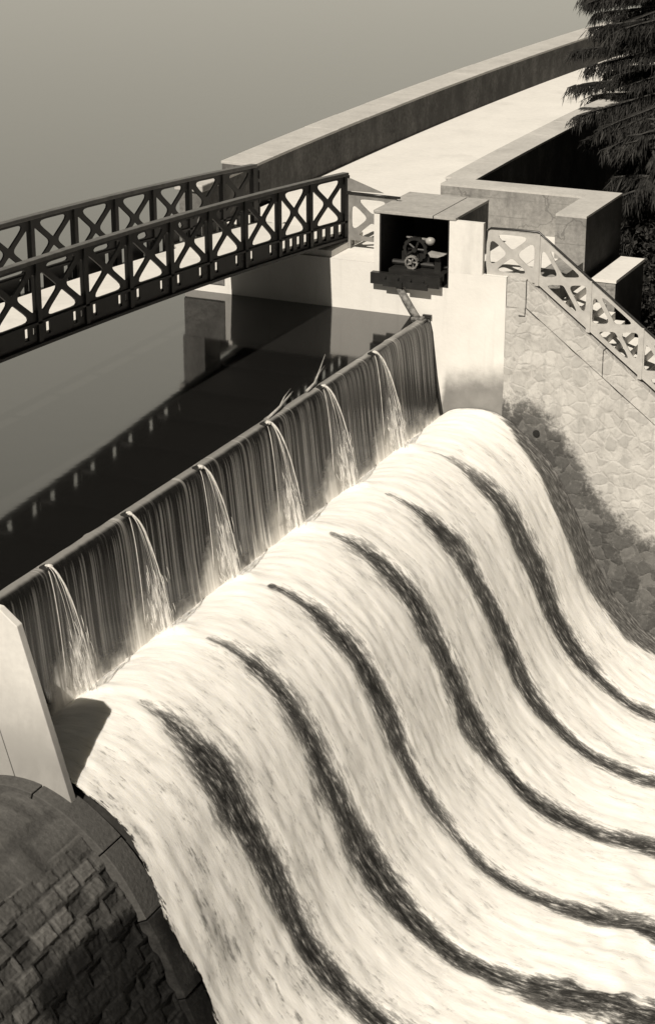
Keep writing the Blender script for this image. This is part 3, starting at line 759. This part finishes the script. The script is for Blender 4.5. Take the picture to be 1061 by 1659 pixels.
# ------------------------------------------------------------------ footbridge
fb = thing('footbridge', 'dark steel lattice footbridge rising from the abutment across the reservoir', 'bridge')
def zbr(y): t = 1.35 - y; return 1.25 + .098 * t - .00193 * t * t
BAND, HT, PAN = .42, 1.47, 1.553
def truss(xc, yend, yfirst, sgn):
    ylist = [yend] + [yfirst - PAN * k for k in range(15)]
    ylo = ylist[-1]
    web = MB()
    for a, b in zip(ylist, ylist[1:]):
        holes = []
        c0, hw = (a + b) / 2, (a - b) / 2 - .075
        zc, hh = (BAND + HT - .10) / 2 + .01, (HT - .10 - BAND) / 2 - .015
        holes += xholes(lambda u, v: (c0 + u * hw, zc + v * hh), .15, .09)
        if a > -1.5:
            for k in range(4):
                cy = c0 + (k - 1.5) * hw * .5; hs = hw * .125
                holes.append([(cy - hs, .08), (cy + hs, .08), (cy + hs, .36), (cy - hs, .36)])
        else:
            zl = .13 if sgn > 0 else .04; wh = 1 if sgn > 0 else 1.5
            for cy, hs, z0, z1 in ((c0 - hw * .70, .065 * wh, zl, .35), (c0 + hw * .56, .06 * wh, zl, .35), (c0 + hw * .88, .03, .20 if sgn > 0 else .06, .32)):
                holes.append([(cy - hs, z0), (cy + hs, z0), (cy + hs, z1), (cy - hs, z1)])
        pm_ = plate([[(b, .03), (a, .03), (a, HT - .04), (b, HT - .04)]] + holes, .035)
        web.add([v.co for v in pm_.vertices], [tuple(p.vertices) for p in pm_.polygons]); bpy.data.meshes.remove(pm_)
    me = bpy.data.meshes.new('truss'); me.from_pydata(web.v, [], web.f)
    me.transform(Matrix(((0, 0, 1, xc), (1, 0, 0, 0), (0, 1, 0, 0), (0, 0, 0, 1))))
    for v in me.vertices: v.co.z += zbr(v.co.y)
    tr = link('truss', me, M['truss'], fb)
    yy = [yend + .03 - i * .4 for i in range(int((yend - ylo) / .4) + 1)]
    m = MB(); m2 = MB(); vs = []; fs = []
    def rail(mm, h0, h1, w0):
        vs = []; fs = []
        for y in yy:
            z = zbr(y); vs += [(xc - w0, y, z + h0), (xc + w0, y, z + h0), (xc + w0, y, z + h1), (xc - w0, y, z + h1)]
        for i in range(len(yy) - 1):
            for e in range(4): fs.append((i * 4 + e, i * 4 + (e + 1) % 4, i * 4 + 4 + (e + 1) % 4, i * 4 + 4 + e))
        fs += [(0, 1, 2, 3), tuple((len(yy) - 1) * 4 + e for e in (3, 2, 1, 0))]; mm.add(vs, fs)
    rail(m, HT - .045, HT + .03, .075); m.build('top_rail', M['truss_rail'], tr, bevel=.01)
    rail(m2, -.02, .035, .09); rail(m2, BAND - .05, BAND - .01, .055); m2.build('flange', M['truss'], tr)
    for k, y in enumerate(ylist):
        wd = .13 if k == 0 else .065
        MB().box(xc - .055, xc + .055, y - wd, y + wd * .9, zbr(y) + .036, zbr(y) + HT - .046).build('post', M['truss'], tr)
    if yend > .5:                     # stepped end plate
        m = MB()
        for q in range(5): m.box(xc - .07, xc + .07, yend + .125, yend + .165, zbr(yend) + .02 + q * .28, zbr(yend) + .22 + q * .28)
        m.build('end_plate', M['truss'], tr)
    return tr
truss(-2.45, 1.15, -.72, 1); truss(-4.72, 1.15, -.42, -1)
m = MB(); vs = []; fs = []
yy = [1.25 - i * .5 for i in range(46)]
for y in yy:
    z = zbr(y); xe = -4.34 if y < -3 else -4.70; vs += [(xe, y, z + .12), (-2.475, y, z + .12), (-2.475, y, z + .17), (xe, y, z + .17)]
for i in range(len(yy) - 1):
    for e in range(4): fs.append((i * 4 + e, i * 4 + (e + 1) % 4, i * 4 + 4 + (e + 1) % 4, i * 4 + 4 + e))
fs += [(0, 1, 2, 3), tuple((len(yy) - 1) * 4 + e for e in (3, 2, 1, 0))]
m.add(vs, fs); m.build('walkway', M['path'], fb)
m = MB(); m.add([(v[0] - .01 if q % 4 in (0, 3) else v[0] - .004, v[1], v[2] - .055) for q, v in enumerate(vs)], fs); m.build('deck_plate', M['truss'], fb)
for k in range(15):
    y = -.72 - PAN * k; z = zbr(y); MB().box(-4.70, -2.475, y - .05, y + .05, z - .01, z + .064).build('cross_beam', M['truss'], fb)
m = MB(); m.box(-4.9, -2.3, .1, 1.2, DECK + .002, 1.235); m.build('bearing_sill', M['white_conc'], fb)
m = MB(); m.box(-4.9, -2.3, 1.36, 1.8, DECK + .002, 1.30); m.build('end_step', M['white_conc'], fb)
settle(fb, (-3.6, .6, 1.1))

# ------------------------------------------------------------------ railings
def make_railing(name, label, y, xs, zbot, ztop, frame_bottom=.10):
    t = thing(name, label, 'railing')
    holes = []
    outer = [(x, zbot(x)) for x in xs] + [(x, ztop(x) - .03) for x in reversed(xs)]
    for a, b in zip(xs, xs[1:]):
        c0, hw = (a + b) / 2, (b - a) / 2 - .075
        def P(u, v, c0=c0, hw=hw):
            x = c0 + u * hw; lo = zbot(x) + frame_bottom; hi = ztop(x) - .11
            return (x, (lo + hi) / 2 + v * (hi - lo) / 2)
        holes += xholes(P, .19, .10)
    me = plate([outer] + holes, .03)
    me.transform(Matrix(((1, 0, 0, 0), (0, 0, -1, y), (0, 1, 0, 0), (0, 0, 0, 1))))
    link('lattice_panel', me, M['rail_paint'], t)
    return t
XS = [1.31, 2.46] + [2.46 + 1.175 * k for k in range(1, 8)]
rz = lambda x: 2.10 - max(0, x - 2.46) * .752
rbm = lambda x: 1.0 - max(0, x - 2.40) * .752 + .06
t = make_railing('stair_railing', 'pale cut steel lattice railing with a black handrail sloping down the stairs', .12, XS, rbm, rz, .12)
hp = [(1.315, .12, 1.10), (1.315, .12, 1.98), (1.33, .12, 2.05), (1.40, .12, 2.10), (1.9, .12, 2.115), (2.46, .12, 2.115)] + [(x, .12, rz(x) + .015) for x in (2.8, 4, 6, 8, 10.6)]
MB().tube(hp, .026, 8).build('handrail', M['black_steel'], t, smooth=True)
for x in XS[1:]:
    MB().box(x - .045, x + .045, .085, .155, rbm(x) - .05, rz(x) - .02).build('post', M['rail_paint'], t)
settle(t, (2.4, .12, 1.0))

t = thing('gap_railing', 'short grey steel railing with a black bar between the footbridge end and the housing', 'railing')
GP = lambda u, v: (-1.72 + u * .50, 1.82 + v * .42)
me = plate([[(-2.30, 1.30), (-1.14, 1.30), (-1.14, 2.33), (-2.30, 2.33)]] + xholes(GP, .2, .1), .03)
me.transform(Matrix(((1, 0, 0, 0), (0, 0, -1, 1.0), (0, 1, 0, 0), (0, 0, 0, 1))))
link('lattice_panel', me, M['rail_grey'], t)
MB().tube([(-2.33, .97, 2.37), (-1.05, .97, 2.355)], .028, 8).build('top_bar', M['black_steel'], t, smooth=True)
MB().prism_y([(-2.32, 2.40), (-2.32, 2.68), (-2.25, 2.68), (-1.45, 2.42)], .98, 1.01).build('brace_plate', M['rail_grey'], t)
for fx in (-2.30, -1.20): MB().box(fx, fx + .06, .98, 1.02, DECK, 1.30).build('foot', M['rail_grey'], t)
settle(t, (-1.7, 1, DECK))

# ------------------------------------------------------------------ ground, trees
def gz(x, y):
    h = -8.2 + .22 * max(0, y - 4.7) + .05 * max(0, x - 6) + .5 * nz(x * .15, y * .15) + .25 * nz(x * .6, y * .6)
    return min(h, 1.0 + .12 * max(0, y - 45))
gm = MB()
def gfn(i, j):
    x = -3 + 90 * (i / 59) ** 1.6; y = 4.7 + 200 * (j / 79) ** 1.8
    if y > 60: x -= (y - 60) * .06 * (1 - i / 59) 
    return (x, y, gz(x, y) if x > 0 or y > 50 else min(gz(x, y), .9))
gm.grid(60, 80, gfn)
o = gm.build('hillside', M['ground'], smooth=True, fix=False); tag(o, kind='structure')
sky_block = MB(); sky_block.grid(40, 60, lambda i, j: (30 + 3 * i + 3 * nz(i * .3, j * .3, 7), -130 + 8 * j, -9.6 + 2.9 * i + (3 * nz(i * .2, j * .2) if i else 0)))  # unseen slope added to block sky light from the downstream side
o = sky_block.build('hillside', M['ground'], smooth=True, fix=False); tag(o, kind='structure')  # added unseen slope, there only to block sky light
gm = MB(); gm.add([(-60, -400, -9.4), (900, -400, -9.4), (900, 900, -9.4), (-1, 900, -9.4), (-1, -18, -9.4), (-60, -60, -9.4)], [(0, 1, 2, 3, 4, 5)])
o = gm.build('ground', M['ground'], fix=False); tag(o, kind='structure')
for p in o.data.polygons:
    if p.normal.z < 0: p.flip()

def fir(label, base, height, rad, z_first, seed, nbr, leafmul=1.0, droop=.5):
    rnd = random.Random(seed); t = thing('fir_tree', label, 'tree', 'fir trees below the dam')
    bx, by, bz = base; m = MB(); k = 10
    m.tube([(bx + .05 * math.sin(i), by + .05 * math.cos(i * 1.3), bz + height * i / k) for i in range(k + 1)], [.26 * (1 - i / k) + .02 for i in range(k + 1)], 9)
    lf = MB()
    for b in range(nbr):
        f = (b + rnd.random()) / nbr; z = z_first + (bz + height - z_first) * f
        L = rad * (1 - f) ** .75 * rnd.uniform(.5, 1.12) + .25; az = rnd.uniform(0, 2 * math.pi)
        dx, dy = math.cos(az), math.sin(az); pts = []
        n = 9
        for i in range(n):
            q = i / (n - 1); pts.append(Vector((bx + dx * L * q, by + dy * L * q, z + .10 * L * q - droop * .45 * L * q * q + .12 * L * max(0, q - .7))))
        m.tube(pts, [.04 * (1 - i / n) + .006 for i in range(n)], 5)
        ntw = int(34 * L * leafmul)
        for w_ in range(ntw):
            q = rnd.uniform(.12, 1) ** .8; i = min(n - 2, int(q * (n - 1))); p = pts[i].lerp(pts[i + 1], q * (n - 1) - i)
            side = rnd.choice((-1, 1)); sa = az + side * rnd.uniform(.35, 1.1); sl = rnd.uniform(.25, .75) * (1.15 - .6 * q) * min(1, L * .5)
            e = p + Vector((math.cos(sa) * sl, math.sin(sa) * sl, -.15 * sl - rnd.uniform(0, .18)))
            # hanging twiglets along the side twig
            for h in range(8):
                a = p.lerp(e, rnd.uniform(.1, 1)); hl = rnd.uniform(.08, .42)
                d = Vector((rnd.uniform(-.55, .55) + .3 * dx, rnd.uniform(-.55, .55) + .3 * dy, -1)).normalized() * hl
                s1 = Vector((rnd.uniform(-1, 1), rnd.uniform(-1, 1), rnd.uniform(-.3, .3))).normalized() * rnd.uniform(.007, .018)
                lf.add([a - s1 * .6, a + s1 * .6, a + d * .55 + s1, a + d, a + d * .55 - s1], [(0, 1, 2, 3, 4)])
            s1 = Vector((0, 0, 1)) * .03
            lf.add([p - s1, p + s1, e], [(0, 1, 2)])
    m.build('trunk', M['bark'], t, smooth=True)
    lf.build('crown', M['fir'], t, fix=False)
    settle(t, base); return t
fir('fir tree beyond the overhanging fir with its branches along the top right edge', (1.3, 18.0, -4.9), 16, 4.3, 4.1, 8, 170, 1.1)
fir('tall dark fir tree whose drooping branches hang over the far end of the path', (2.6, 15.0, -5.8), 15, 5.0, 1.9, 1, 190, 1.2)
fir('dark fir tree standing below the landing wall with its tip beneath the path', (2.3, 9.2, -7.2), 10.2, 4.2, -5.8, 2, 150, 1.3)
fir('dark fir tree half hidden between the low path parapet and the nearer fir', (1.2, 12.2, -6.6), 8.3, 3.0, -5.6, 3, 120, 1.3)
fir('fir tree at the far end of the path behind the tall overhanging fir', (1.8, 27.0, -3), 14, 4.2, 2.4, 4, 60, 1.1)
fir('fir tree on the slope at the right edge behind the low stub wall', (7.2, 8.0, -7.5), 9.0, 3.0, -6, 6, 60, 1.1)

def shrub(label, base, r, seed, n=900):
    rnd = random.Random(seed); t = thing('shrub', label, 'shrub', 'shrubs in the shade below the dam'); b = Vector(base)
    m = MB(); lf = MB()
    for k in range(7):
        a = rnd.uniform(0, 6.28); e = b + Vector((math.cos(a) * r * .7, math.sin(a) * r * .7, r * rnd.uniform(.6, 1.1)))
        m.tube([b, b.lerp(e, .5) + Vector((0, 0, .15 * r)), e], [.04, .025, .008], 5)
    for k in range(n):
        d = Vector((rnd.gauss(0, 1), rnd.gauss(0, 1), rnd.gauss(0, 1))).normalized() * r * rnd.uniform(.45, 1.0)
        p = b + Vector((0, 0, r * .6)) + Vector((d.x, d.y, d.z * .8)) * (1 + .35 * nz(d.x * 2 + seed, d.y * 2, d.z * 2))
        u = Vector((rnd.uniform(-1, 1), rnd.uniform(-1, 1), rnd.uniform(-1, 1))).normalized(); v = u.cross(Vector((rnd.random(), rnd.random(), 1))).normalized(); s = rnd.uniform(.05, .12)
        lf.add([p - u * s, p + v * s * .5, p + u * s, p - v * s * .5], [(0, 1, 2, 3)])
    m.build('stems', M['bark'], t); lf.build('foliage', M['bush'], t, fix=False); settle(t, base)
shrub('dark leafy shrub at the foot of the landing wall in the shade', (1.2, 7.5, gz(1.2, 7.5) - .1), 1.6, 1)
shrub('low dark shrub under the low path parapet between the firs', (.9, 11.0, gz(.9, 11) - .1), 1.5, 2)
shrub('dark shrub below the stub wall by the stairs', (5.5, 6.0, gz(5.5, 6) - .1), 1.5, 3)

shrub('dense dark shrub filling the gap between the landing wall and the dark firs', (3.7, 8.6, -1.4), 1.9, 4, 4200)
shrub('broad dark shrub at the right edge above the short stub wall', (4.6, 7.2, -2.2), 1.9, 5, 4200)
# ------------------------------------------------------------------ light, sky, camera
EL = 47; SKY_LO, SKY_HI = .30, 5.3
W = bpy.data.worlds.new('World'); S.world = W; W.use_nodes = True
nt = W.node_tree; bg = nt.nodes['Background']
sky = nt.nodes.new('ShaderNodeTexSky'); sky.sky_type = 'NISHITA'; sky.sun_disc = False
sky.sun_elevation = R(EL); sky.sun_rotation = R(180); sky.air_density = 1.0; sky.dust_density = 2.5; sky.ozone_density = 1
bw = nt.nodes.new('ShaderNodeRGBToBW'); nt.links.new(sky.outputs[0], bw.inputs[0])
# sky brightness raised low over the lake, added to lighten the water's reflection
def wm(op, a, b=None):
    m = nt.nodes.new('ShaderNodeMath'); m.operation = op
    for i, q in enumerate((a, b)):
        if q is None: continue
        if isinstance(q, (int, float)): m.inputs[i].default_value = q
        else: nt.links.new(q, m.inputs[i])
    return m.outputs[0]
def wr(v, a, b, lo, hi):
    m = nt.nodes.new('ShaderNodeMapRange'); m.interpolation_type = 'SMOOTHSTEP'; nt.links.new(v, m.inputs[0])
    for i, q in enumerate((a, b, lo, hi)): m.inputs[i + 1].default_value = q
    return m.outputs[0]
tc = nt.nodes.new('ShaderNodeTexCoord'); sp_ = nt.nodes.new('ShaderNodeSeparateXYZ'); nt.links.new(tc.outputs['Generated'], sp_.inputs[0])
sky_boost = wm('MULTIPLY', wm('MULTIPLY', wr(sp_.outputs[2], .80, .42, 0, 1), wr(sp_.outputs[2], .08, .38, .58, 1)), wm('MULTIPLY', wr(sp_.outputs[1], .0, .65, 0, 1), wr(sp_.outputs[0], .12, -.16, 0, 1)))
lum = wm('MULTIPLY', bw.outputs[0], wm('ADD', SKY_LO, wm('MULTIPLY', sky_boost, SKY_HI)))
mx = nt.nodes.new('ShaderNodeMix'); mx.data_type = 'RGBA'; mx.blend_type = 'MULTIPLY'; mx.inputs[0].default_value = 1
nt.links.new(lum, mx.inputs[6]); mx.inputs[7].default_value = (1, .945, .79, 1)
nt.links.new(mx.outputs[2], bg.inputs['Color']); bg.inputs['Strength'].default_value = .05
ld = bpy.data.lights.new('sun', 'SUN'); ld.energy = 4.6; ld.angle = R(.5); ld.color = (1, .915, .79)
lo = bpy.data.objects.new('sun', ld); COL.objects.link(lo)
tv = Vector((.03, math.cos(R(EL)), -math.sin(R(EL))))
lo.rotation_euler = tv.to_track_quat('-Z', 'Y').to_euler(); lo.location = (0, -30, 40)

cd = bpy.data.cameras.new('camera'); cam = bpy.data.objects.new('camera', cd); COL.objects.link(cam)
cam.location = (15.933, -39.956, 12.0); cam.rotation_euler = (R(90 - 21.05), 0, R(24.6))
cd.sensor_fit = 'VERTICAL'; cd.sensor_height = 36; cd.lens = 36 * 3300 / 1659; cd.clip_end = 5000; cd.clip_start = .5
S.camera = cam
S.view_settings.view_transform = 'Standard'; S.view_settings.look = 'None'; S.view_settings.exposure = .10; S.view_settings.gamma = 1
S.cycles.max_bounces = 8; S.cycles.diffuse_bounces = 4
